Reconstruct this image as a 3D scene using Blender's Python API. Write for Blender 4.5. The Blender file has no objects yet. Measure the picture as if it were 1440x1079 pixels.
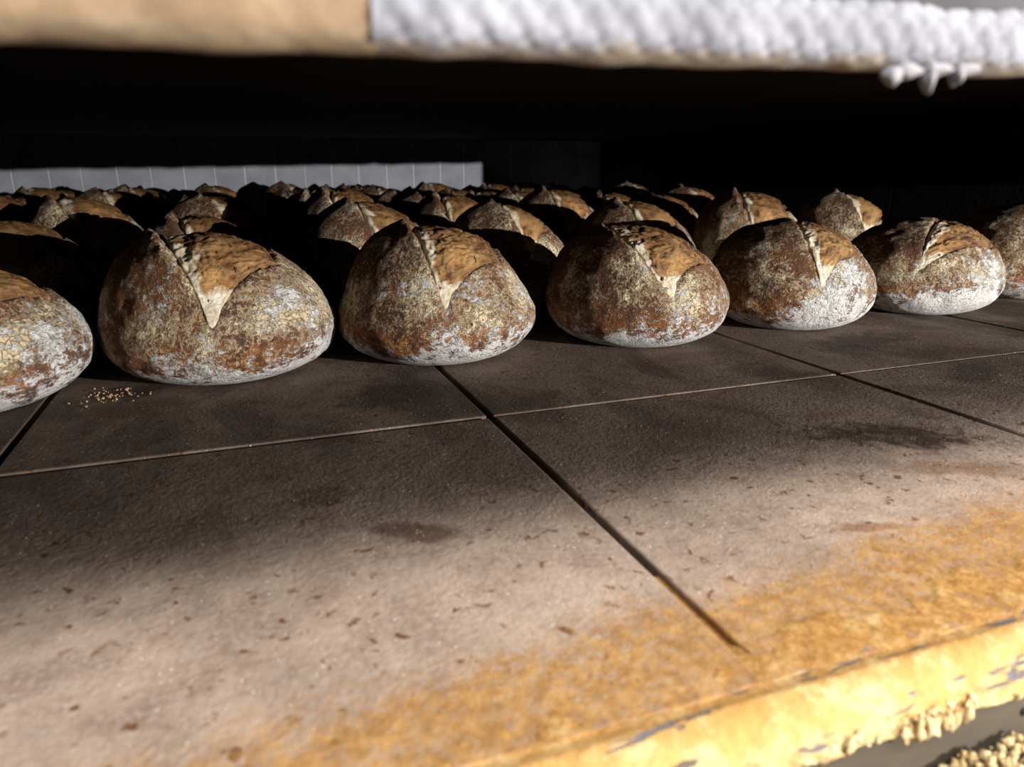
import bpy, bmesh, math, random
import numpy as np
from mathutils import Matrix, Vector

sc = bpy.context.scene
C = sc.collection
random.seed(7)

# ------------------------------------------------------------------ camera
H_CAM = 0.2
FPX = 1040.0
def cam_axes():
    v1 = np.array([325 - 720, 243 - 539.5, FPX])          # vanishing point of the oven's depth
    v2 = np.array([3650 - 720, 222 - 539.5, FPX])         # vanishing point of its width
    Y = v1 / np.linalg.norm(v1)
    X = v2 - Y * (v2 @ Y); X /= np.linalg.norm(X)
    Z = np.cross(X, Y)
    return np.stack([X, Y, Z], 1)                         # world -> camera (x right, y down, z forward)
R = cam_axes()
cam_data = bpy.data.cameras.new('camera')
cam = bpy.data.objects.new('camera', cam_data); C.objects.link(cam)
right, down, fwd = R[0], R[1], R[2]
m = Matrix(((right[0], -down[0], -fwd[0], 0), (right[1], -down[1], -fwd[1], 0),
            (right[2], -down[2], -fwd[2], H_CAM), (0, 0, 0, 1)))
cam.matrix_world = m
cam_data.sensor_width = 36.0
cam_data.lens = FPX / 1440 * 36.0
cam_data.clip_start = 0.01
cam_data.dof.use_dof = True
cam_data.dof.focus_distance = 0.86
cam_data.dof.aperture_fstop = 8.5
sc.camera = cam

# ------------------------------------------------------------------ world, lights, exposure
w = bpy.data.worlds.new('world'); sc.world = w
w.use_nodes = True
w.node_tree.nodes['Background'].inputs[0].default_value = (0.95, 0.95, 1.0, 1)
w.node_tree.nodes['Background'].inputs[1].default_value = 0.07

def aim(o, target):
    d = Vector(target) - o.location
    o.rotation_euler = d.to_track_quat('-Z', 'Y').to_euler()

# small bright lamp standing low in the bakery, shining level into the oven
ld = bpy.data.lights.new('work_lamp', 'SPOT')
ld.energy = 345; ld.color = (1.0, 0.96, 0.90); ld.shadow_soft_size = 0.004
ld.spot_size = math.radians(100); ld.spot_blend = 0.3
lo = bpy.data.objects.new('work_lamp', ld); C.objects.link(lo)
lo.location = (1.44, -1.0, 0.2475); aim(lo, (0.4, 1.0, 0.12))

# ceiling light of the bakery, high in front of the oven
ad = bpy.data.lights.new('ceiling_light', 'AREA')
ad.energy = 82; ad.color = (1.0, 0.95, 0.88); ad.shape = 'RECTANGLE'; ad.size = 1.6; ad.size_y = 0.24
ao = bpy.data.objects.new('ceiling_light', ad); C.objects.link(ao)
ao.location = (0.5, -0.75, 1.5); aim(ao, (0.15, 0.25, 0.0))

sc.view_settings.view_transform = 'Standard'
sc.view_settings.look = 'None'
sc.view_settings.gamma = 1.0
sc.view_settings.use_curve_mapping = False
sc.view_settings.exposure = 0.0

# ------------------------------------------------------------------ helpers
def link(name, me, mat=None, parent=None):
    o = bpy.data.objects.new(name, me); C.objects.link(o)
    if mat is not None and me is not None and not me.materials: me.materials.append(mat)
    if parent is not None: o.parent = parent
    return o
def tag(o, label=None, cat=None, group=None, kind=None):
    if label: o['label'] = label
    if cat: o['category'] = cat
    if group: o['group'] = group
    if kind: o['kind'] = kind
    return o
def mesh_of(name, V, F, smooth=True):
    me = bpy.data.meshes.new(name)
    me.from_pydata([tuple(v) for v in V], [], [tuple(f) for f in F])
    if smooth: me.polygons.foreach_set('use_smooth', [True] * len(me.polygons))
    me.update()
    return me
def attr(me, name, vals):
    a = me.attributes.new(name, 'FLOAT', 'POINT')
    a.data.foreach_set('value', np.asarray(vals, dtype=np.float32))
def grid_faces(nu, nv, off=0):
    i, j = np.meshgrid(np.arange(nu - 1), np.arange(nv - 1), indexing='ij')
    a = i * nv + j + off
    return np.stack([a, a + nv, a + nv + 1, a + 1], -1).reshape(-1, 4)
def box_mesh(name, x0, x1, y0, y1, z0, z1, bev=0.0, seg=1, jitter=0.0):
    bm = bmesh.new()
    bmesh.ops.create_cube(bm, size=1)
    for v in bm.verts:
        v.co = Vector(((x0 + x1) / 2 + v.co.x * (x1 - x0), (y0 + y1) / 2 + v.co.y * (y1 - y0), (z0 + z1) / 2 + v.co.z * (z1 - z0)))
        if jitter: v.co += Vector([random.uniform(-jitter, jitter) for _ in range(3)])
    if bev: bmesh.ops.bevel(bm, geom=bm.edges[:], offset=bev, segments=seg, affect='EDGES', profile=0.5)
    me = bpy.data.meshes.new(name); bm.to_mesh(me); bm.free()
    return me
def sstep(a, b, x):
    t = np.clip((x - a) / (b - a), 0, 1); return t * t * (3 - 2 * t)
def vnoise(P, seed=0):
    P = np.asarray(P, dtype=np.float64); I = np.floor(P).astype(np.int64); Fr = P - I
    u = Fr * Fr * (3 - 2 * Fr); out = 0
    for dx in (0, 1):
        for dy in (0, 1):
            for dz in (0, 1):
                h = (I[:, 0] + dx) * 374761393 + (I[:, 1] + dy) * 668265263 + (I[:, 2] + dz) * 2147483647 + seed * 1274126177
                h = (h ^ (h >> 13)) * 1103515245 & 0x7fffffff
                h = ((h ^ (h >> 16)) * 12345 + h) & 0x7fffffff
                r = (h & 0xffff) / 65535.0
                wgt = (u[:, 0] if dx else 1 - u[:, 0]) * (u[:, 1] if dy else 1 - u[:, 1]) * (u[:, 2] if dz else 1 - u[:, 2])
                out = out + wgt * r
    return out * 2 - 1
def fbm(P, octv=4, seed=0):
    a, s, t = 1.0, 0.0, 0.0; P = np.asarray(P, dtype=np.float64)
    for k in range(octv):
        s = s + a * vnoise(P * 2.0 ** k, seed + k * 17); t += a; a *= 0.5
    return s / t

# node helper: N.node(type, inputs..)
class NT:
    def __init__(self, name):
        self.m = bpy.data.materials.new(name); self.m.use_nodes = True
        self.t = self.m.node_tree; self.t.nodes.clear()
        self.out = self.t.nodes.new('ShaderNodeOutputMaterial')
        self.b = self.t.nodes.new('ShaderNodeBsdfPrincipled')
        self.t.links.new(self.b.outputs[0], self.out.inputs[0])
    def put(self, sock, v):
        if v is None: return
        if hasattr(v, 'is_linked') or isinstance(v, bpy.types.NodeSocket): self.t.links.new(v, sock)
        elif isinstance(v, (tuple, list)) and len(v) == 3 and sock.type == 'RGBA': sock.default_value = (*v, 1)
        else: sock.default_value = v
    def set(self, **k):
        names = {'color': 'Base Color', 'rough': 'Roughness', 'normal': 'Normal', 'metal': 'Metallic', 'spec': 'Specular IOR Level',
                 'sss': 'Subsurface Weight'}
        for a, v in k.items(): self.put(self.b.inputs[names[a]], v)
    def coord(self, kind='Object'):
        return self.t.nodes.new('ShaderNodeTexCoord').outputs[kind]
    def vm(self, op, a, b=None):
        n = self.t.nodes.new('ShaderNodeVectorMath'); n.operation = op
        self.put(n.inputs[0], a)
        if b is not None: self.put(n.inputs['Scale'] if op == 'SCALE' else n.inputs[1], b)
        return n.outputs[0]
    def xyz(self, v):
        n = self.t.nodes.new('ShaderNodeSeparateXYZ'); self.put(n.inputs[0], v); return n.outputs
    def mth(self, op, a, b=None, clamp=False):
        n = self.t.nodes.new('ShaderNodeMath'); n.operation = op; n.use_clamp = clamp
        self.put(n.inputs[0], a); self.put(n.inputs[1], b); return n.outputs[0]
    def noise(self, v, scale, detail=4, rough=0.6, dist=0.0):
        n = self.t.nodes.new('ShaderNodeTexNoise'); self.put(n.inputs['Vector'], v)
        n.inputs['Scale'].default_value = scale; n.inputs['Detail'].default_value = detail
        n.inputs['Roughness'].default_value = rough; n.inputs['Distortion'].default_value = dist
        return n.outputs[0]
    def vor(self, v, scale, feature='F1', rnd=1.0):
        n = self.t.nodes.new('ShaderNodeTexVoronoi'); n.feature = feature; self.put(n.inputs['Vector'], v)
        n.inputs['Scale'].default_value = scale; n.inputs['Randomness'].default_value = rnd
        return n.outputs[0]
    def ramp(self, v, a, b, lo=0.0, hi=1.0):
        n = self.t.nodes.new('ShaderNodeMapRange'); n.interpolation_type = 'SMOOTHSTEP'
        self.put(n.inputs[0], v); n.inputs[1].default_value = a; n.inputs[2].default_value = b
        n.inputs[3].default_value = lo; n.inputs[4].default_value = hi
        return n.outputs[0]
    def mix(self, f, a, b):
        n = self.t.nodes.new('ShaderNodeMix'); n.data_type = 'RGBA'
        self.put(n.inputs[0], f); self.put(n.inputs[6], a); self.put(n.inputs[7], b)
        return n.outputs[2]
    def at(self, name):
        n = self.t.nodes.new('ShaderNodeAttribute'); n.attribute_name = name; return n.outputs['Fac']
    def bump(self, h, strength=0.5, dist=0.002, nrm=None):
        n = self.t.nodes.new('ShaderNodeBump'); n.inputs['Strength'].default_value = strength
        n.inputs['Distance'].default_value = dist; self.put(n.inputs['Height'], h); self.put(n.inputs['Normal'], nrm)
        return n.outputs[0]
    def objvec(self):                                     # object coordinates shifted per object so no two look alike
        oi = self.t.nodes.new('ShaderNodeObjectInfo')
        s = self.vm('SCALE', oi.outputs['Location'], 7.3)
        return self.vm('ADD', self.coord(), s)

# ------------------------------------------------------------------ materials
# burnt and greasy patches baked into the hearth: x, y, half sizes, turn, strength, colour
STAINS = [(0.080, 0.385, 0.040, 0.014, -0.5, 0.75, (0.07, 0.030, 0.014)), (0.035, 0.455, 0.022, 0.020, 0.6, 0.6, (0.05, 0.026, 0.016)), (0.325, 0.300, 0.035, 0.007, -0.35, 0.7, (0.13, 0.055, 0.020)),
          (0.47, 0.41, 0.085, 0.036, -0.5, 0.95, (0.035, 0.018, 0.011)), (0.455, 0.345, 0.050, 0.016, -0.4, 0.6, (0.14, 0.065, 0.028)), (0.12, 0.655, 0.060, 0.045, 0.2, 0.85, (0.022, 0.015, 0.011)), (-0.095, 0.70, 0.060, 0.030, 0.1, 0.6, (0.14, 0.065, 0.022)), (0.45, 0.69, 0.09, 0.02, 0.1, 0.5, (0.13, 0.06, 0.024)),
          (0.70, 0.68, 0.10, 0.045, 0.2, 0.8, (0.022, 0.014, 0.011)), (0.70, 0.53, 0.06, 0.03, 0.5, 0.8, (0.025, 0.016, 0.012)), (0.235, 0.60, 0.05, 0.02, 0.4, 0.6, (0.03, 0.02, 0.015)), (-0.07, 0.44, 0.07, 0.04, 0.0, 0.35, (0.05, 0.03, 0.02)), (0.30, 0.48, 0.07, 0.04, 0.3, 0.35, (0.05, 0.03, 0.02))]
def mat_slab():
    n = NT('hearth_stone'); p = n.coord(); g = n.coord()
    x, y, z = n.xyz(p)
    big = n.noise(p, 5.0, 4, 0.6)
    mid = n.noise(p, 26.0, 5, 0.65)
    fine = n.noise(p, 260.0, 3, 0.7)
    col = n.mix(n.ramp(mid, 0.3, 0.7), (0.205, 0.146, 0.112), (0.340, 0.258, 0.203))
    col = n.mix(n.ramp(fine, 0.35, 0.75, 0, 0.6), col, (0.36, 0.30, 0.26))
    # scorched patches
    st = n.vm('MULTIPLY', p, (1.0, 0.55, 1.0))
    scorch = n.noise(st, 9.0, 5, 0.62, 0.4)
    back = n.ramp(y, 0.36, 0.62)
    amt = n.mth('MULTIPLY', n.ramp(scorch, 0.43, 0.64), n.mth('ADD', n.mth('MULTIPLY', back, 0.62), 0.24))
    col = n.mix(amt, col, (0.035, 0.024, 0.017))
    brown = n.noise(n.vm('ADD', st, (3.1, 1.7, 0)), 13.0, 5, 0.7, 0.6)
    col = n.mix(n.mth('MULTIPLY', n.ramp(brown, 0.55, 0.72), 0.45), col, (0.16, 0.075, 0.028))
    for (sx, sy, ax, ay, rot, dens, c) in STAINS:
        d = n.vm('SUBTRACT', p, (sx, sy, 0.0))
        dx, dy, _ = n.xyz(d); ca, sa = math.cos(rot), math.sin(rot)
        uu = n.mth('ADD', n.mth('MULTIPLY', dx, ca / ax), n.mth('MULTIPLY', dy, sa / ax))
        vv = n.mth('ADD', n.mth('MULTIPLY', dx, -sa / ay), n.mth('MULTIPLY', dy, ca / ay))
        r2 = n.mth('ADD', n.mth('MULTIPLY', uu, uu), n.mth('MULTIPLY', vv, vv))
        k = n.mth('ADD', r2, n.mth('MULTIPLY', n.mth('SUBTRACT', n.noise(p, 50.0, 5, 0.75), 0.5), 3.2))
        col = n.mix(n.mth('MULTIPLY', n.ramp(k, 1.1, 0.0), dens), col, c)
    # the shade further in is painted into the hearth colour, beyond the floury front
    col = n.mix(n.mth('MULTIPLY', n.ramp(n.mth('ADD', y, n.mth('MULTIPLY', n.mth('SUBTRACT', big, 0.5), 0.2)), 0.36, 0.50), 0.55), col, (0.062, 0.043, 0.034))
    # small dark burnt specks and pale flour specks
    spn = n.noise(n.vm('ADD', p, (2.3, 0.4, 0)), 105.0, 3, 0.6, 0.4)
    sz = n.noise(p, 30.0, 2)
    col = n.mix(n.mth('MULTIPLY', n.ramp(spn, 0.600, 0.665), n.ramp(sz, 0.38, 0.54)), col, (0.11, 0.045, 0.018))
    fl = n.vor(n.vm('ADD', p, (5, 2, 1)), 210.0)
    fsz = n.noise(p, 60.0, 2)
    flm = n.mth('MULTIPLY', n.ramp(fl, 0.07, 0.14, 1, 0), n.ramp(fsz, 0.46, 0.58))
    col = n.mix(flm, col, (0.8, 0.76, 0.68))
    # toasted golden flour dusted along the front edge, spreading further in towards the right
    edge = n.mth('SUBTRACT', y, n.mth('ADD', n.mth('MULTIPLY', x, 0.11), 0.240))
    wob = n.mth('MULTIPLY', n.mth('SUBTRACT', n.noise(p, 20.0, 5, 0.7), 0.5), 0.075)
    e2 = n.mth('ADD', edge, wob)
    dust = n.ramp(e2, -0.004, 0.034, 1, 0)
    grain = n.ramp(n.noise(p, 170.0, 4, 0.75), 0.36, 0.60)
    dm = n.mth('MULTIPLY', dust, n.mth('ADD', n.mth('MULTIPLY', grain, 0.6), n.mth('MULTIPLY', n.ramp(e2, -0.012, 0.016, 1, 0), 0.55)), True)
    gold = n.mix(n.ramp(n.noise(p, 90.0, 4, 0.7), 0.35, 0.7), (0.235, 0.112, 0.028), (0.38, 0.212, 0.068))
    col = n.mix(n.mth('MULTIPLY', dm, 0.9), col, gold)
    hgt = n.mth('ADD', n.mth('MULTIPLY', mid, 0.4), n.mth('ADD', n.mth('MULTIPLY', fine, 0.45), n.mth('MULTIPLY', flm, 0.5)))
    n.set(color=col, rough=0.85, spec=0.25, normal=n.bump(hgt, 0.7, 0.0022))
    return n.m
def mat_crust():
    n = NT('floury_crust'); p0 = n.objvec()
    wn = n.t.nodes.new('ShaderNodeTexNoise'); n.put(wn.inputs['Vector'], p0); wn.inputs['Scale'].default_value = 70.0; wn.inputs['Detail'].default_value = 3
    p = n.vm('ADD', p0, n.vm('SCALE', n.vm('SUBTRACT', wn.outputs[1], (0.5, 0.5, 0.5)), 0.010))
    zz = n.at('hgt'); wf = n.at('white'); dk = n.at('dark'); tn = n.at('tan')
    big = n.noise(p0, 15.0, 4, 0.6)
    big2 = n.noise(n.vm('ADD', p0, (4, 1, 2)), 22.0, 4, 0.6)
    mid = n.noise(p, 60.0, 5, 0.68)
    fine = n.noise(p, 240.0, 4, 0.75)
    vfine = n.noise(p0, 700.0, 2, 0.7)
    col = n.mix(n.ramp(big, 0.36, 0.64), (0.085, 0.043, 0.030), (0.20, 0.088, 0.036))
    band = n.mth('MULTIPLY', n.ramp(zz, 0.06, 0.16), n.ramp(zz, 0.46, 0.20))
    col = n.mix(n.mth('MULTIPLY', band, n.ramp(mid, 0.36, 0.58)), col, (0.36, 0.135, 0.030))
    col = n.mix(n.mth('MULTIPLY', dk, n.ramp(mid, 0.25, 0.6)), col, (0.055, 0.031, 0.021))
    # rubbed tan flour: thin film everywhere, thick cracked patches here and there
    def cen(v, k): return n.mth('MULTIPLY', n.mth('SUBTRACT', v, 0.5), k)
    def add(*v):
        o = v[0]
        for q in v[1:]: o = n.mth('ADD', o, q)
        return o
    film = n.ramp(add(n.mth('MULTIPLY', tn, 0.55), cen(mid, 1.2), cen(fine, 1.5), cen(vfine, 1.0), cen(big2, 2.0)), 0.20, 0.58)
    col = n.mix(n.mth('MULTIPLY', film, 0.72), col, n.mix(n.ramp(fine, 0.3, 0.7), (0.30, 0.215, 0.130), (0.54, 0.43, 0.285)))
    crack = n.vor(p, 150.0, 'DISTANCE_TO_EDGE')
    thick = n.ramp(add(n.mth('MULTIPLY', tn, 0.42), cen(big2, 2.2), cen(mid, 0.9), cen(fine, 0.7)), 0.40, 0.56)
    thick = n.mth('MULTIPLY', thick, n.ramp(add(crack, cen(fine, 0.12)), 0.01, 0.07))
    col = n.mix(n.mth('MULTIPLY', thick, 0.9), col, n.mix(n.ramp(mid, 0.3, 0.7), (0.56, 0.45, 0.28), (0.74, 0.63, 0.44)))
    # white raw flour
    stk = n.noise(n.vm('MULTIPLY', p, (1.0, 1.0, 2.2)), 120.0, 5, 0.75, 0.3)
    wm = add(n.mth('MULTIPLY', wf, 0.68), cen(stk, 2.1), cen(big, 1.7), cen(mid, 1.2), cen(vfine, 0.7))
    wmask = n.ramp(wm, 0.34, 0.66)
    col = n.mix(n.mth('MULTIPLY', wmask, 0.90), col, n.mix(fine, (0.48, 0.475, 0.47), (0.70, 0.71, 0.72)))
    # pin-head grains
    gr = n.vor(p0, 330.0)
    gm = n.mth('MULTIPLY', n.ramp(gr, 0.10, 0.20, 1, 0), n.ramp(n.noise(p0, 90.0, 2), 0.5, 0.62))
    col = n.mix(n.mth('MULTIPLY', gm, 0.6), col, (0.66, 0.54, 0.38))
    # small dark blisters and pits
    bl = n.vor(n.vm('ADD', p, (2, 5, 1)), 130.0)
    bm_ = n.mth('MULTIPLY', n.ramp(bl, 0.12, 0.22, 1, 0), n.ramp(n.noise(p0, 45.0, 2), 0.55, 0.66))
    col = n.mix(n.mth('MULTIPLY', bm_, 0.8), col, (0.05, 0.022, 0.012))
    hgt = add(n.mth('MULTIPLY', fine, 0.9), n.mth('MULTIPLY', mid, 1.0), n.mth('MULTIPLY', n.mth('ADD', thick, wmask), 0.40), n.mth('MULTIPLY', bm_, -0.5))
    n.set(color=col, rough=0.85, spec=0.15, normal=n.bump(hgt, 0.9, 0.0034))
    return n.m
def mat_torn():
    n = NT('torn_crumb'); p = n.objvec()
    ed = n.at('seam'); dk = n.at('char')
    big = n.noise(p, 34.0, 4, 0.6, 0.3)
    mid = n.noise(p, 110.0, 5, 0.7, 0.6)
    fib = n.noise(n.vm('MULTIPLY', p, (0.6, 1.0, 1.6)), 190.0, 5, 0.75, 1.2)
    col = n.mix(n.ramp(big, 0.34, 0.66), (0.15, 0.060, 0.018), (0.40, 0.195, 0.058))
    col = n.mix(n.ramp(mid, 0.48, 0.72, 0, 0.6), col, (0.52, 0.31, 0.115))
    rg = n.at('rag')
    col = n.mix(n.mth('MULTIPLY', n.ramp(rg, 0.55, 0.15), 0.8), col, (0.085, 0.032, 0.012))
    col = n.mix(n.mth('MULTIPLY', n.ramp(rg, 0.72, 1.0), 0.35), col, (0.56, 0.36, 0.15))
    col = n.mix(n.mth('MULTIPLY', n.ramp(fib, 0.46, 0.30), 0.75), col, (0.10, 0.035, 0.010))
    col = n.mix(n.mth('MULTIPLY', dk, n.ramp(mid, 0.30, 0.62)), col, (0.095, 0.036, 0.014))
    wm = n.ramp(n.mth('ADD', ed, n.mth('MULTIPLY', n.mth('SUBTRACT', fib, 0.5), 1.0)), 0.35, 0.75)
    col = n.mix(wm, col, n.mix(n.ramp(mid, 0.3, 0.65), (0.60, 0.44, 0.24), (0.80, 0.74, 0.62)))
    hgt = n.mth('ADD', n.mth('MULTIPLY', fib, 0.9), n.mth('MULTIPLY', mid, 0.8))
    n.set(color=col, rough=0.5, spec=0.45, normal=n.bump(hgt, 0.85, 0.003))
    return n.m
def mat_seed():
    n = NT('seed_skin'); p = n.coord()
    n.set(color=n.mix(n.noise(p, 200.0), (0.05, 0.022, 0.01), (0.14, 0.065, 0.03)), rough=0.5); return n.m
def mat_brick():
    n = NT('pale_firebrick'); p = n.objvec()
    a = n.noise(p, 9.0, 4, 0.6); b = n.noise(p, 60.0, 4, 0.7)
    col = n.mix(n.ramp(a, 0.3, 0.7), (0.30, 0.32, 0.38), (0.42, 0.44, 0.50))
    col = n.mix(n.ramp(b, 0.55, 0.75, 0, 0.35), col, (0.34, 0.35, 0.40))
    n.set(color=col, rough=0.9, normal=n.bump(b, 0.3, 0.003)); return n.m
def mat_soot(name='sooty_lining', c=(0.010, 0.008, 0.007)):
    n = NT(name); p = n.coord()
    a = n.noise(p, 8.0, 5, 0.65)
    n.set(color=n.mix(n.ramp(a, 0.3, 0.7), c, tuple(v * 1.9 for v in c)), rough=0.85, spec=0.2, normal=n.bump(n.noise(p, 90.0), 0.3, 0.002)); return n.m
def mat_mortar(): 
    n = NT('joint_mortar'); p = n.coord()
    n.set(color=n.mix(n.noise(p, 80.0), (0.55, 0.56, 0.60), (0.8, 0.8, 0.84)), rough=0.95); return n.m
def mat_bed():
    n = NT('joint_bed'); p = n.coord(); x, y, z = n.xyz(p)
    fl = n.mth('ADD', n.ramp(y, 0.40, 0.21), n.mth('MULTIPLY', n.mth('SUBTRACT', n.noise(p, 150.0, 4, 0.7), 0.5), 1.2))
    col = n.mix(n.ramp(fl, 0.4, 1.0), (0.014, 0.010, 0.008), (0.13, 0.07, 0.032))
    n.set(color=col, rough=0.95, normal=n.bump(n.noise(p, 200.0), 0.6, 0.003)); return n.m
def mat_rope(name, c1, c2, dirt):
    n = NT(name); p = n.coord()
    a = n.noise(p, 30.0, 4, 0.65); b = n.noise(p, 240.0, 4, 0.7)
    hh = n.at('strand'); lowz = n.at('low')
    col = n.mix(n.ramp(a, 0.3, 0.7), c1, c2)
    col = n.mix(n.mth('MULTIPLY', n.ramp(hh, 0.45, 0.05), 0.55), col, dirt)
    st = n.mth('ADD', lowz, n.mth('MULTIPLY', n.mth('SUBTRACT', n.noise(p, 55.0, 5, 0.7), 0.5), 1.3))
    col = n.mix(n.mth('MULTIPLY', n.ramp(st, 0.5, 0.95), 0.75), col, (0.25, 0.19, 0.125))
    n.set(color=col, rough=0.8, spec=0.3, normal=n.bump(b, 0.4, 0.0012)); return n.m
def mat_flourcake():
    n = NT('caked_flour'); p = n.coord(); x, y, z = n.xyz(p)
    nose = n.at('nose')
    a = n.noise(p, 45.0, 5, 0.7); b = n.noise(p, 170.0, 4, 0.75)
    gold = n.mix(n.ramp(b, 0.32, 0.68), (0.235, 0.112, 0.028), (0.38, 0.212, 0.068))
    cream = n.mix(n.ramp(a, 0.35, 0.65), (0.37, 0.235, 0.085), (0.50, 0.375, 0.19))
    t = n.mth('ADD', n.mth('MULTIPLY', nose, 0.7), n.mth('ADD', n.mth('MULTIPLY', n.mth('SUBTRACT', a, 0.5), 1.5), n.mth('MULTIPLY', n.mth('SUBTRACT', b, 0.5), 0.8)))
    col = n.mix(n.ramp(t, 0.18, 0.66), n.mix(n.ramp(nose, 0.3, 0.6), gold, (0.42, 0.245, 0.08)), cream)
    # bare steel worn through the flour in streaks along the edge
    st = n.vm('MULTIPLY', p, (0.28, 1.6, 1.6))
    sn = n.noise(st, 62.0, 5, 0.65, 0.5)
    band = n.mth('MULTIPLY', n.ramp(nose, 0.30, 0.42), n.ramp(nose, 1.2, 0.9))
    bare = n.mth('MULTIPLY', n.ramp(sn, 0.57, 0.63), band)
    col = n.mix(bare, col, (0.12, 0.115, 0.135))
    hgt = n.mth('ADD', n.mth('MULTIPLY', b, 0.6), n.mth('SUBTRACT', a, n.mth('MULTIPLY', bare, 0.8)))
    n.set(color=col, rough=0.9, spec=0.2, normal=n.bump(hgt, 0.7, 0.0022)); return n.m
def mat_steel():
    n = NT('dull_steel'); p = n.coord()
    a = n.noise(n.vm('MULTIPLY', p, (0.3, 1, 1)), 50.0, 5, 0.65)
    n.set(color=n.mix(a, (0.06, 0.05, 0.038), (0.14, 0.118, 0.09)), rough=0.55, metal=0.6, normal=n.bump(a, 0.25, 0.001)); return n.m
def mat_plain(name, c1, c2, sc_=60.0, rough=0.85):
    n = NT(name); p = n.objvec(); a = n.noise(p, sc_, 5, 0.7)
    n.set(color=n.mix(n.ramp(a, 0.3, 0.7), c1, c2), rough=rough, normal=n.bump(a, 0.4, 0.001)); return n.m
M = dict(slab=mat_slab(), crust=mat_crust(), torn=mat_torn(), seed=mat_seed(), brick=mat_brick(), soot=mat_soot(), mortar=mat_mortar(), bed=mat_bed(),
         rope=mat_rope('white_glass_rope', (0.160, 0.163, 0.190), (0.255, 0.260, 0.298), (0.10, 0.096, 0.104)),
         tanrope=mat_rope('tan_baked_rope', (0.165, 0.108, 0.062), (0.27, 0.187, 0.114), (0.12, 0.08, 0.05)),
         cake=mat_flourcake(), steel=mat_steel(), header=mat_soot('header_steel', (0.05, 0.048, 0.052)),
         crumb=mat_plain('pale_crumbs', (0.40, 0.27, 0.11), (0.58, 0.47, 0.27), 90.0), grain=mat_plain('grain_husk', (0.70, 0.48, 0.16), (0.85, 0.66, 0.30), 60.0, 0.6),
         tancrumb=mat_plain('toasted_crumbs', (0.30, 0.18, 0.07), (0.55, 0.40, 0.22), 90.0), hole=mat_plain('dark_bolt', (0.02, 0.02, 0.02), (0.05, 0.045, 0.04)))

# ------------------------------------------------------------------ the setting
XL, XR, YF, YB, ZC = -1.30, 1.50, 0.20, 3.00, 0.32
JX = [XL, -0.929, -0.5555, -0.180, 0.187, 0.5625, 0.935, 1.31, XR]
JY = [0.205, 0.570, 0.945, 1.32, 1.695, 2.07, 2.445, 2.82, YB]
floor = tag(link('floor', box_mesh('floor', XL, XR, 0.19, YB, -0.05, -0.010), M['bed']), kind='structure')
for j in range(len(JY) - 1):
    for i in range(len(JX) - 1):
        dz = -random.uniform(0.0, 0.0008) + (0.0006 if j >= 1 else 0.0) - 0.0012
        gx = 0.0030
        y1 = JY[j + 1] - (0.0022 if j < len(JY) - 2 else 0)
        sh = 0.0022 if (j == 0 and i == 3) else 0.0
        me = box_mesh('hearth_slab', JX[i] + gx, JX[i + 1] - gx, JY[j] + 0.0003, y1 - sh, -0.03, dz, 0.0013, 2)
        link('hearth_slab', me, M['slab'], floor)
tag(link('ceiling', box_mesh('ceiling', XL - 0.1, XR + 0.1, 0.26, YB + 0.1, ZC, ZC + 0.08), M['soot']), kind='structure')
tag(link('wall_left', box_mesh('wall_left', XL - 0.1, XL, 0.20, YB + 0.1, -0.05, ZC), M['soot']), kind='structure')
wr = tag(link('wall_right', box_mesh('wall_right', XR + 0.012, XR + 0.1, 0.20, YB + 0.1, -0.05, ZC), M['soot']), kind='structure')
for k in range(7):
    y0 = 0.22 + k * 0.4
    link('panel', box_mesh('panel', XR, XR + 0.02, y0 + 0.002, min(y0 + 0.398, YB - 0.005), 0.0, ZC - 0.002, 0.002, 1), M['soot'], wr)
wb = tag(link('wall_back', box_mesh('wall_back', XL - 0.1, XR + 0.1, YB + 0.0008, YB + 0.1, -0.05, ZC), M['mortar']), kind='structure')
bx = [-0.693, -0.583, -0.486, -0.375, -0.267, -0.158, -0.055, 0.047, 0.156, 0.264, 0.362, 0.464, 0.575, 0.68, 0.791, 0.889, 0.99]
bx = [bx[0] - 0.103 * k for k in range(6, 0, -1)] + bx + [bx[-1] + 0.103 * k for k in range(1, 5)] 
bx = [v for v in bx if XL < v < XR - 0.03] + [XR]
for a_, b_ in zip(bx[:-1], bx[1:]):
    g = random.uniform(0.0015, 0.0040)
    link('brick', box_mesh('brick', a_ + g / 2, b_ - g / 2, YB - random.uniform(0.0, 0.0016), YB + 0.03, 0.001, ZC - 0.001, 0.002, 1, 0.0006), M['brick'], wb)

# the front above the mouth of the oven
hd = tag(link('wall_front', box_mesh('wall_front', XL - 0.1, XR + 0.3, 0.205, 0.262, 0.262, 0.75, 0.003, 1), M['header']), kind='structure')
def brow(x): return 0.2272 + 0.0118 * x                   # lower edge of the mouth, as the photograph shows it
seg_x = [XL - 0.1, 0.036, 1.296, XR + 0.3]
def lintel(x0, x1, drop):
    V = []
    for x in (x0, x1):
        b = brow(x) + 0.0075 - drop
        V += [(x, 0.204, b), (x, 0.262, b + 0.001), (x, 0.262, 0.27), (x, 0.204, 0.27)]
    F = [(0, 1, 2, 3), (7, 6, 5, 4), (0, 4, 5, 1), (1, 5, 6, 2), (2, 6, 7, 3), (3, 7, 4, 0)]
    return mesh_of('lintel', V, F, False)
link('lintel', lintel(XL - 0.1, 1.296, 0.0), M['header'], hd)
link('lintel', lintel(1.2965, XR + 0.3, 0.049), M['header'], hd)     # added unseen step at the right end, shades the back wall from the lamp

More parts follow.
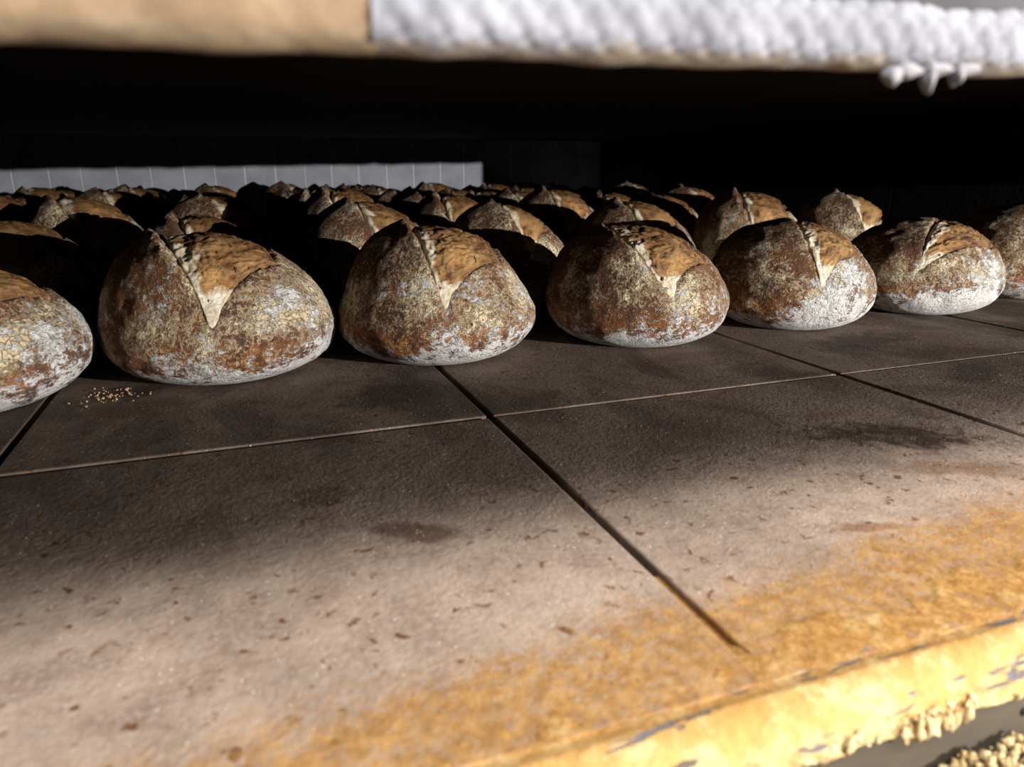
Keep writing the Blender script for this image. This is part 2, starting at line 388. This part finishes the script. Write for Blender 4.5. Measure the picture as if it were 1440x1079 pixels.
def rope_mesh(x0, x1, nx, braid, seed, hgt=0.0190):
    na = 46
    X = np.linspace(x0, x1, nx); A = np.linspace(math.radians(-150), math.radians(150), na)
    XX, AA = np.meshgrid(X, A, indexing='ij')
    ry, rz = 0.0085, hgt / 2
    arc = AA * 0.0105
    cell = 0.0105
    u = (XX + arc) / cell; v = (XX - arc) / cell
    h1 = np.abs(np.cos(math.pi * u)) ** 0.7; h2 = np.abs(np.cos(math.pi * v)) ** 0.7
    c = sstep(-0.35, 0.35, np.sin(math.pi * (u + 0.5)) * np.sin(math.pi * (v + 0.5)))
    strand = h1 * c + h2 * (1 - c)
    P = np.stack([XX.ravel() * 60, arc.ravel() * 60, np.full(XX.size, 3.3)], 1)
    nz = fbm(P, 4, seed).reshape(XX.shape)
    d = braid * 0.0017 * (strand - 0.5) * sstep(-0.98, -0.55, np.sin(AA)) + 0.0016 * nz
    Yc = 0.1975; Zc = brow(XX) + rz
    # superellipse section: a flattened, squarish rope
    ca, sa = np.cos(AA), np.sin(AA)
    e = 0.75
    YY = Yc - (ry + d) * np.sign(ca) * np.abs(ca) ** e
    ZZ = Zc + (rz + d) * np.sign(sa) * np.abs(sa) ** e
    V = np.stack([XX.ravel(), YY.ravel(), ZZ.ravel()], 1)
    F = grid_faces(nx, na)
    me = mesh_of('gasket_rope', V, F)
    attr(me, 'strand', (strand * braid + (1 - braid) * (0.5 + 0.5 * nz)).ravel())
    attr(me, 'low', (0.9 * sstep(0.2, -1.0, sa)).ravel())
    return me
r1 = link('gasket_rope', rope_mesh(-0.7, 0.036, 420, 0.22, 3, 0.024), M['tanrope'], hd); r1['label'] = 'tan baked stretch of gasket rope at left over the mouth'
r2 = link('gasket_rope', rope_mesh(0.0345, 1.37, 1070, 1.0, 9), M['rope'], hd); r2['label'] = 'white braided gasket rope over the mouth, fraying at right'

def blob_mesh(name, r, stretch=(1, 1, 1), seed=0, sub=2, rough=0.3, freq=1.6):
    bm = bmesh.new(); bmesh.ops.create_icosphere(bm, subdivisions=sub, radius=1)
    P = np.array([v.co[:] for v in bm.verts]); nz = fbm(P * freq + seed * 3.7, 3, seed)
    for v, q in zip(bm.verts, nz): v.co = Vector([v.co[i] * stretch[i] * r * (1 + rough * q) for i in range(3)])
    for f_ in bm.faces: f_.smooth = True
    me = bpy.data.meshes.new(name); bm.to_mesh(me); bm.free(); return me
def join_blobs(name, items, mat, parent=None):           # items: (loc, r, stretch, rot, seed)
    V, F, off = [], [], 0
    protos = [blob_mesh('tmp', 1, (1, 1, 1), s, 2, 1.1, 1.9) for s in range(6)]
    pv = [np.array([v.co[:] for v in p.vertices]) for p in protos]; pf = [np.array([f_.vertices[:] for f_ in p.polygons]) for p in protos]
    for loc, r, st, rot, s in items:
        k = s % 6; Rm = np.array(Matrix.Rotation(rot[2], 3, 'Z') @ Matrix.Rotation(rot[0], 3, 'X') @ Matrix.Rotation(rot[1], 3, 'Y'))
        V.append((pv[k] * np.array(st) * r) @ Rm.T + np.array(loc)); F.append(pf[k] + off); off += len(pv[k])
    for p in protos: bpy.data.meshes.remove(p)
    return link(name, mesh_of(name, np.concatenate(V), np.concatenate(F)), mat, parent)
# frayed tufts hanging from the rope
for (tx, tz, r, st) in [(0.1955, 0.2274, 0.0030, (1.3, 0.9, 1.0)), (0.2010, 0.2292, 0.0030, (2.2, 0.9, 0.8)), (0.2100, 0.2278, 0.0030, (0.85, 0.8, 1.7)), (0.2130, 0.2300, 0.0028, (2.4, 0.9, 0.8)), (0.2220, 0.2290, 0.0029, (0.85, 0.8, 1.3)), (0.2255, 0.2304, 0.0026, (2.4, 0.8, 0.7))]:
    me = blob_mesh('rope_tuft', r, st, int(tx * 1e4) % 97, 3, 0.45, 1.3)
    for v in me.vertices:                                 # fray to a point at the bottom
        if v.co.z < 0: v.co.x *= 1 + 0.6 * v.co.z / (r * st[2]) if v.co.z > -r * st[2] * 1.3 else 0.3
    attr(me, 'strand', np.full(len(me.vertices), 0.8)); attr(me, 'low', np.full(len(me.vertices), 0.55))
    o = link('rope_tuft', me, M['rope'], hd); o.location = (tx, 0.191, tz)

# front sill: caked flour over the nose of the hearth
def sill_mesh():
    nx, nt = 1400, 56
    X = np.linspace(-0.75, 1.15, nx)
    prof = []                                            # (y, z, nose)
    for t in np.linspace(0, 1, nt):
        if t < 0.5: prof.append((0.300 - 0.088 * (t / 0.5), 0.0, 0.30 * (t / 0.5)))
        elif t < 0.86:
            a = (t - 0.5) / 0.36 * math.pi / 2
            prof.append((0.212 - 0.030 * math.sin(a), -0.014 * (1 - math.cos(a)), 0.30 + 0.5 * (t - 0.5) / 0.36))
        else: 
            q = (t - 0.86) / 0.14; prof.append((0.182 - 0.001 * q, -0.014 - 0.008 * q, 0.8 + 0.2 * q))
    prof = np.array(prof)
    V = np.zeros((nx, nt, 3)); V[..., 0] = X[:, None]; V[..., 1] = prof[None, :, 0]; V[..., 2] = prof[None, :, 1]
    nose = np.repeat(prof[None, :, 2], nx, 0).copy()
    P = V.reshape(-1, 3)
    n1 = fbm(P * np.array([22, 30, 30]), 4, 5).reshape(nx, nt); n2 = fbm(P * 120, 3, 8).reshape(nx, nt)
    lim = 0.222 + 0.095 * V[..., 0] + 0.022 * n1 + 0.006 * n2
    cover = sstep(0.010, -0.012, V[..., 1] - lim)
    lift = -0.006 + 0.0046 * cover + 0.0006 * n2 * cover
    top = sstep(0.36, 0.30, nose)
    V[..., 2] += np.where(prof[None, :, 0] > 0.2, lift, 0.0006) 
    fr = sstep(0.35, 0.9, nose)
    n3 = fbm(P * np.array([60, 45, 45]), 3, 15).reshape(nx, nt)
    V[..., 1] -= fr * (0.0024 * n1 + 0.0020 * n3 + 0.0016 * n2)
    V[..., 2] += fr * (0.0012 * n2)
    drip = np.clip(fbm(np.stack([X * 150, X * 0, X * 0], 1), 3, 77) * 1.6, 0, 1) * (0.15 + np.exp(-((X - 0.245) / 0.028) ** 2))
    V[..., 2] -= sstep(0.84, 1.0, nose) * (0.0075 * drip)[:, None]
    me = mesh_of('caked_flour', V.reshape(-1, 3), grid_faces(nx, nt)); attr(me, 'nose', nose.ravel()); return me
fl = link('caked_flour', sill_mesh(), M['cake'])
tag(fl, 'golden to cream flour caked over the rounded front edge of the hearth', 'flour', kind='stuff')
sl = tag(link('trim_1', box_mesh('trim_1', XL, XR, 0.1845, 0.2035, -0.12, -0.0065, 0.003, 2), M['steel']), kind='structure')
# lower ledge with spilled flour, outside the mouth
lg = tag(link('trim_2', box_mesh('trim_2', XL, XR, 0.02, 0.1843, -0.10, -0.052, 0.002, 1), M['steel']), kind='structure')

# ------------------------------------------------------------------ loaves
def loaf_surface(U, prm):
    """unit directions (n,3) -> points of the smooth loaf without its cut"""
    rx, ry, H, zc, px, lean, cone = prm['rx'], prm['ry'], prm['H'], prm['zc'], prm['px'], prm['lean'], prm['cone']
    x, y, z = U[:, 0], U[:, 1], U[:, 2]
    P = np.zeros_like(U)
    up = np.clip(z, 0, 1); dn = np.clip(-z, 0, 1)
    rad = np.sqrt(np.clip(1 - z * z, 1e-9, 1))
    ex = np.where(z >= 0, np.clip(1 - up ** 2.25, 1e-9, 1) ** 0.5 * (1 - cone * up * (1 - up) * 1.6), np.clip(1 - dn ** 2.6, 0, 1) ** 0.40)
    zz = np.where(z >= 0, zc + (H - zc) * up ** 0.96, zc * (1 - np.clip(dn * 1.12, 0, 1) ** 1.0))
    hx = x / rad; hy = y / rad
    P[:, 0] = rx * hx * ex; P[:, 1] = ry * hy * ex; P[:, 2] = zz
    t = np.clip((zz - zc) / (H - zc), 0, 1)
    P[:, 0] += px * t ** 1.8
    P[:, 1] += lean * t ** 1.4
    return P
def lens(lam, prm):
    """seam position and width of the torn opening along lam (0 front foot .. 1 back foot)"""
    l0, l1 = prm['l0'], prm['l1']
    t = np.clip((lam - l0) / (l1 - l0), 0, 1)
    wdt = prm['w'] * np.clip(t / prm['full'], 0, 1) ** 1.6 * (1.25 - 0.25 * np.clip(t / prm['full'], 0, 1)) * sstep(1.0, 0.80, t)
    s0 = prm['s0'] + prm['sl'] * (1 - t) ** 1.5
    return t, s0, wdt
def make_loaf(prm, sub, seed):
    bm = bmesh.new(); bmesh.ops.create_icosphere(bm, subdivisions=sub, radius=1)
    bm.verts.ensure_lookup_table()
    U = np.array([v.co[:] for v in bm.verts]); F = np.array([[v.index for v in f_.verts] for f_ in bm.faces]); bm.free()
    Rm = np.array(Matrix.Rotation(0.37 + seed, 3, 'Z')); U = U @ Rm.T
    P = loaf_surface(U, prm)
    # normal directions approx
    Nn = P - np.array([0, 0, prm['zc']]); Nn /= np.linalg.norm(Nn, axis=1)[:, None] + 1e-9
    H = prm['H']
    lam = np.degrees(np.arctan2(U[:, 2], -U[:, 1]))       # 0 at the front, 90 on top
    wob = 0.05 * fbm(P * 55, 3, seed + 3)
    t, s0, wd = lens(lam, prm)
    s = U[:, 0] + wob * 0.7
    inside = (lam > prm['l0']) & (lam < prm['l1'])
    dl = (s - s0); dr = (s0 + wd - s)
    m_in = np.where(inside, np.minimum(sstep(-0.012, 0.012, dl), sstep(-0.012, 0.012, dr)), 0)
    big = fbm(P * 16, 3, seed); mid = fbm(P * 60, 3, seed + 11); fin = fbm(P * 210, 3, seed + 23)
    disp = 0.0035 * big + 0.0018 * mid + 0.0007 * fin
    # the ear: skin lifts towards the seam on its left, and less along the right rim
    ear = np.where(inside, np.exp(-np.clip(-dl, 0, 9) / 0.30) * (dl < 0.02), 0) * sstep(0.1, 0.4, t) * sstep(1, .8, t)
    rim = np.where(inside, np.exp(-np.clip(-dr, 0, 9) / 0.06) * (dr < 0.02), 0) * sstep(0.1, 0.4, t) * sstep(1, .8, t)
    body = 1 - m_in
    disp = disp + body * (prm['ear'] * ear + 0.003 * rim) - (0.004 + 0.008 * sstep(0.1, 0.35, t)) * m_in
    foot = sstep(0.0, 0.02, P[:, 2])
    P = P + Nn * (disp * (0.15 + 0.85 * foot))[:, None]
    P[:, 2] = np.maximum(P[:, 2], 0.0)
    me = mesh_of('sourdough_loaf', P, F)
    hg = P[:, 2] / H
    me_n = big
    attr(me, 'hgt', hg)
    right_side = sstep(0.1, 0.9, U[:, 0] * 0.8 - U[:, 1] * 0.3)
    white = sstep(0.42, 0.02, hg + 0.10 * big) * 0.95 + prm['wr'] * right_side * sstep(0.9, 0.5, hg) + 0.10
    below = np.exp(-((U[:, 0] - prm['s0'] - prm['sl'] * 0.6) / 0.25) ** 2) * sstep(0.50, 0.2, hg) * (U[:, 1] < 0)
    white = white + 0.35 * below
    attr(me, 'white', np.clip(white, 0, 1.3))
    attr(me, 'dark', np.clip(prm['dk'] * sstep(0.30, 0.85, hg + 0.25 * big) * sstep(0.5, -0.5, U[:, 0] - prm['s0']) + 0.45 * sstep(0.05, 0.5, big), 0, 1))
    tan = 0.25 + 0.62 * np.exp(-((hg - 0.50 - 0.1 * big) / 0.20) ** 2) + 0.4 * sstep(0.0, 0.6, U[:, 0] - prm['s0']) * sstep(0.3, 0.6, hg) + 0.3 * sstep(0.6, 0.95, hg)
    attr(me, 'tan', np.clip(tan * prm['tn'], 0, 1.2))
    # torn opening: a patch mesh that shows between ear and rim
    nt, nv = (120, 64) if sub >= 6 else (46, 26)
    T, Vv = np.meshgrid(np.linspace(0.005, 0.995, nt), np.linspace(-0.06, 1.06, nv), indexing='ij')
    L = prm['l0'] + T * (prm['l1'] - prm['l0'])
    _, S0, WD = lens(L.ravel(), prm)
    S = np.clip(S0 + Vv.ravel() * (WD + 0.012) - 0.006, -0.98, 0.98)
    lr = np.radians(L.ravel()); q = np.sqrt(1 - S * S)
    Up = np.stack([S, -np.cos(lr) * q, np.sin(lr) * q], 1)
    Q = loaf_surface(Up, prm)
    Nq = Q - np.array([0, 0, prm['zc']]); Nq /= np.linalg.norm(Nq, axis=1)[:, None]
    v1 = np.clip(Vv.ravel(), 0, 1); t1 = T.ravel()
    lump = fbm(Q * np.array([40, 40, 60]), 4, seed + 31)
    rag = 1 - 2.2 * np.abs(fbm(Q * np.array([60, 90, 120]) + 1.5 * fbm(Q * 45, 2, seed + 5)[:, None], 4, seed + 41))
    rag2 = 1 - 2.2 * np.abs(fbm(Q * np.array([160, 190, 240]), 3, seed + 61))
    edge = np.minimum(sstep(-0.06, 0.08, Vv.ravel()), sstep(1.06, 0.92, Vv.ravel())) * np.minimum(sstep(0, 0.10, t1), sstep(1, 0.94, t1))
    big_t = sstep(0.05, 0.35, t1)
    dq = -0.006 - 0.0025 * big_t + edge * (0.0030 + big_t * (0.0025 + prm['bulge'] * np.sin(math.pi * np.clip(v1 * 0.9 + 0.1, 0, 1)) ** 0.8)) + edge * (0.3 + 0.7 * big_t) * (0.0040 * lump + 0.0034 * rag + 0.0014 * rag2)
    Q = Q + Nq * dq[:, None]
    mt = mesh_of('score_opening', Q, grid_faces(nt, nv))
    nzq = fbm(Q * 40, 3, seed + 51)
    pale = sstep(0.30, 0.05, v1 + 0.20 * nzq) * sstep(0.70, 0.45, t1 + 0.1 * nzq)
    attr(mt, 'seam', np.clip(0.95 * pale + 0.8 * sstep(0.24, 0.12, t1 + 0.05 * nzq) + 0.25 * sstep(0.5, 0.3, t1), 0, 1))
    attr(mt, 'rag', np.clip(0.5 + 0.5 * rag + 0.35 * rag2, 0, 1))
    attr(mt, 'char', np.clip(0.8 * sstep(0.80, 0.97, v1) + 0.95 * sstep(0.30, 0.56, t1 + 0.14 * nzq) + 0.6 * sstep(0.1, 0.5, nzq), 0, 1))
    # sunflower and flax seeds in the torn crumb
    return me, mt, Q.reshape(nt, nv, 3), Nq.reshape(nt, nv, 3)

base = dict(rx=0.116, ry=0.114, H=0.140, zc=0.052, px=-0.02, lean=0.005, cone=0.10, l0=0, l1=150, w=0.7, full=0.40, s0=-0.10, sl=0.10, ear=0.014, bulge=0.004, wr=0.45, dk=0.6, tn=1.0)
def P_(**k): d = dict(base); d.update(k); return d
seed_me = blob_mesh('seed', 0.0034, (0.45, 0.28, 1.0), 4, 2, 0.1)
front = [
 # x, y, rotz, params, label
 (-0.2545, 0.770, P_(rx=0.1165, ry=0.102, H=0.124, px=-0.02, s0=-0.55, sl=0.2, w=1.32, wr=0.8, dk=0.3), 'round floury loaf cut off by the left edge of the photo, front row'),
 (-0.0235, 0.816, P_(rx=0.1145, H=0.136, px=-0.022, s0=-0.24, sl=0.15, w=0.80, ear=0.018, wr=0.6, dk=0.75, tn=1.15, cone=0.16), 'widest front-row loaf, tall pointed ear left of a broad golden split'),
 (0.2035, 0.809, P_(rx=0.1125, H=0.137, px=-0.012, s0=-0.20, sl=0.30, w=0.82, ear=0.014, wr=0.35, dk=1.0, cone=0.30), 'front-row loaf standing behind the end of the middle floor joint'),
 (0.4545, 0.799, P_(rx=0.1110, H=0.130, px=-0.018, s0=-0.42, sl=0.85, w=0.85, ear=0.010, wr=0.30, dk=1.0, tn=0.7, cone=0.14), 'darkest front-row loaf with brown flank and slanting split'),
 (0.693, 0.809, P_(rx=0.108, H=0.131, px=-0.018, s0=0.04, sl=0.36, w=0.64, ear=0.006, wr=0.55, dk=0.7, tn=0.95, cone=0.14), 'front-row loaf with narrow split and white flour over its lower right'),
 (0.938, 0.824, P_(rx=0.1105, H=0.125, px=-0.008, s0=0.28, sl=-0.33, w=0.66, ear=0.005, wr=0.7, dk=0.4, tn=1.0, cone=0.10), 'front-row loaf second from the right, pale ragged split at its right shoulder'),
 (1.194, 0.860, P_(rx=0.111, H=0.140, px=-0.01, s0=0.35, sl=0.2, w=0.5, wr=0.3, dk=0.7, tn=0.9), 'loaf cut off by the right edge of the photo, front row'),
]
seeds_at = {1: 9, 2: 12, 3: 7, 4: 3, 5: 4}
for i, (x, y, prm, lab) in enumerate(front):
    rz = -math.atan2(x, y)
    me, mt, Q, Nq = make_loaf(prm, 6, 100 + i * 13)
    o = link('sourdough_loaf', me, M['crust']); o.location = (x, y, 0.0008); o.rotation_euler.z = rz
    tag(o, lab, 'bread', 'loaves in the front row')
    c = link('score_opening', mt, M['torn'], o); c['label'] = 'torn golden crumb in the split crust'
    rng = random.Random(50 + i)
    for k in range(seeds_at.get(i, 0)):
        a = int(Q.shape[0] * rng.uniform(0.15, 0.55)); b = int(Q.shape[1] * rng.uniform(0.2, 0.85))
        sd = link('seed', seed_me, M['seed'], c); sd.location = Q[a, b] - Nq[a, b] * 0.0004
        q = Vector(Nq[a, b]).to_track_quat('Y', 'Z'); sd.rotation_mode = 'QUATERNION'
        sd.rotation_quaternion = q @ Vector((0, 1, 0)).rotation_difference(Vector((0, 1, 0))) if False else q
        s_ = rng.uniform(0.6, 1.0); sd.scale = (s_, s_, s_)

protos = []
for k, prm in enumerate([P_(H=0.142, px=-0.02, s0=-0.2, sl=0.3), P_(H=0.142, px=-0.035, s0=0.05, w=0.6, cone=0.22, wr=0.2), P_(H=0.142, px=-0.02, s0=-0.3, w=0.9, sl=0.2), P_(H=0.142, px=-0.03, s0=-0.1, sl=0.4, w=0.7, tn=1.2)]):
    me, mt, _, _ = make_loaf(prm, 5, 300 + 7 * k)
    me.materials.append(M['crust']); mt.materials.append(M['torn']); protos.append((me, mt))
def proj(p):
    c = R @ (np.array(p) - np.array([0, 0, H_CAM])); return 720 + FPX * c[0] / c[2], 539.5 + FPX * c[1] / c[2]
ordn = ['', 'first', 'second', 'third', 'fourth', 'fifth', 'sixth', 'seventh', 'eighth', 'ninth', 'tenth']
known = {2: [(-0.49, .140), (-0.27, .138), (-0.043, .139), (0.188, .154), (0.403, .145), (0.632, .145), (0.862, .157), (1.083, .150)],
         3: [(-0.44, .145), (-0.227, .158), (-0.022, .153), (0.192, .165), (0.398, .152), (0.612, .159), (0.852, .144), (1.085, .146)]}
for row in range(2, 9):
    y = 0.85 + 0.27 * (row - 1)
    xs = known.get(row) or [(-0.715 + 0.2255 * k + random.uniform(-0.008, 0.008), random.uniform(0.138, 0.160)) for k in range(9)]
    xs = [(x, hh) for x, hh in xs if proj((x + 0.05, y, 0.13))[0] > -20 and x < 1.2]
    for k, (x, hh) in enumerate(xs):
        me, mt = protos[(row * 2 + k * 3 + (k // 3)) % 4] if row > 2 else protos[[2, 0, 3, 1, 0, 3, 1, 0][k % 8]]
        o = link('sourdough_loaf', me); c = link('score_opening', mt, None, o)
        o.location = (x, y + random.uniform(-0.012, 0.012), 0.0008); o.rotation_euler.z = -0.9 * math.atan2(x, y) + random.uniform(-0.2, 0.2)
        sw = 0.885 + random.uniform(-0.02, 0.012)
        o.scale = (sw, sw, hh / 0.142)
        tag(o, f'shadowed loaf, {ordn[k + 1]} from the left in the {ordn[row]} row of loaves', 'bread', 'loaves behind the front row')

# ------------------------------------------------------------------ crumbs and grains
rng = random.Random(5)
it = []
for k in range(70):
    a = rng.gauss(0, 1); it.append(((-0.128 + 0.014 * a, 0.752 + 0.012 * rng.gauss(0, 1), 0.0002), rng.uniform(0.0004, 0.0013), (1, 1, 0.6), (rng.random() * 6, 0, rng.random() * 6), k))
tag(join_blobs('bread_crumbs', it, M['tancrumb']), 'scatter of toasted crumbs on the hearth between the two leftmost loaves', 'crumbs', kind='stuff')
it = []
for k in range(70):
    x = rng.gauss(0.248, 0.016) if k < 46 else rng.uniform(0.14, 0.36)
    it.append(((x, 0.1805 + rng.uniform(-0.002, 0.002), rng.uniform(-0.022, -0.015)), rng.uniform(0.0005, 0.0024), (rng.uniform(0.7, 2.4), 0.45, rng.uniform(0.8, 1.9)), (rng.uniform(-.4, .4), rng.uniform(-.7, .7), rng.uniform(-.3, .3)), k))
for q in range(10):
    it.append(((0.238 + 0.0030 * q + rng.uniform(-.002, .002), 0.1785, -0.0185 - 0.003 * abs(math.sin(q * 1.7))), rng.uniform(0.0026, 0.0036), (0.75, 0.5, rng.uniform(1.2, 1.9)), (0.1, rng.uniform(-.5, .5), 0), q))
tag(join_blobs('flour_flakes', it, M['crumb']), 'ragged cream flakes of dried flour hanging along the lower front edge', 'flour', kind='stuff')
def heap(x, y):
    return -0.0510 + 0.005 * math.exp(-((x - 0.29) / 0.05) ** 2) * min(1, max(0, (y - 0.10) / 0.06)) + 0.003 * math.sin(x * 130) * math.sin(y * 150 + x * 60)
it = []
for k in range(5200):
    x = rng.uniform(0.18, 0.42); yy = rng.uniform(0.11, 0.182)
    it.append(((x, yy, heap(x, yy) + rng.uniform(-0.002, 0.0008)), 0.0005 + 0.0022 * rng.random() ** 3, (1, 1, 0.7), (rng.random() * 6, rng.random() * 6, rng.random() * 6), k))
tag(join_blobs('spilled_flour', it, M['crumb']), 'heap of pale flour crumbs on the ledge below the oven mouth', 'flour', kind='stuff')
for (gx, gy, rz, lab) in [(0.2535, 0.171, 0.5, 'plump yellow grain lying on the spilled flour, bottom right corner'), ]:
    g = link('grain', blob_mesh('grain', 0.0042, (1.0, 0.45, 0.42), 2, 3, 0.12), M['grain'])
    g.location = (gx, gy, heap(gx, gy) + 0.0035); g.rotation_euler = (0, 0, -rz); tag(g, lab, 'grain')
bo = link('bolt', box_mesh('bolt', -0.0022, 0.0022, -0.0012, 0.0012, -0.0022, 0.0022, 0.0016, 3), M['hole'], sl); bo.location = (0.3125, 0.1842, -0.036)
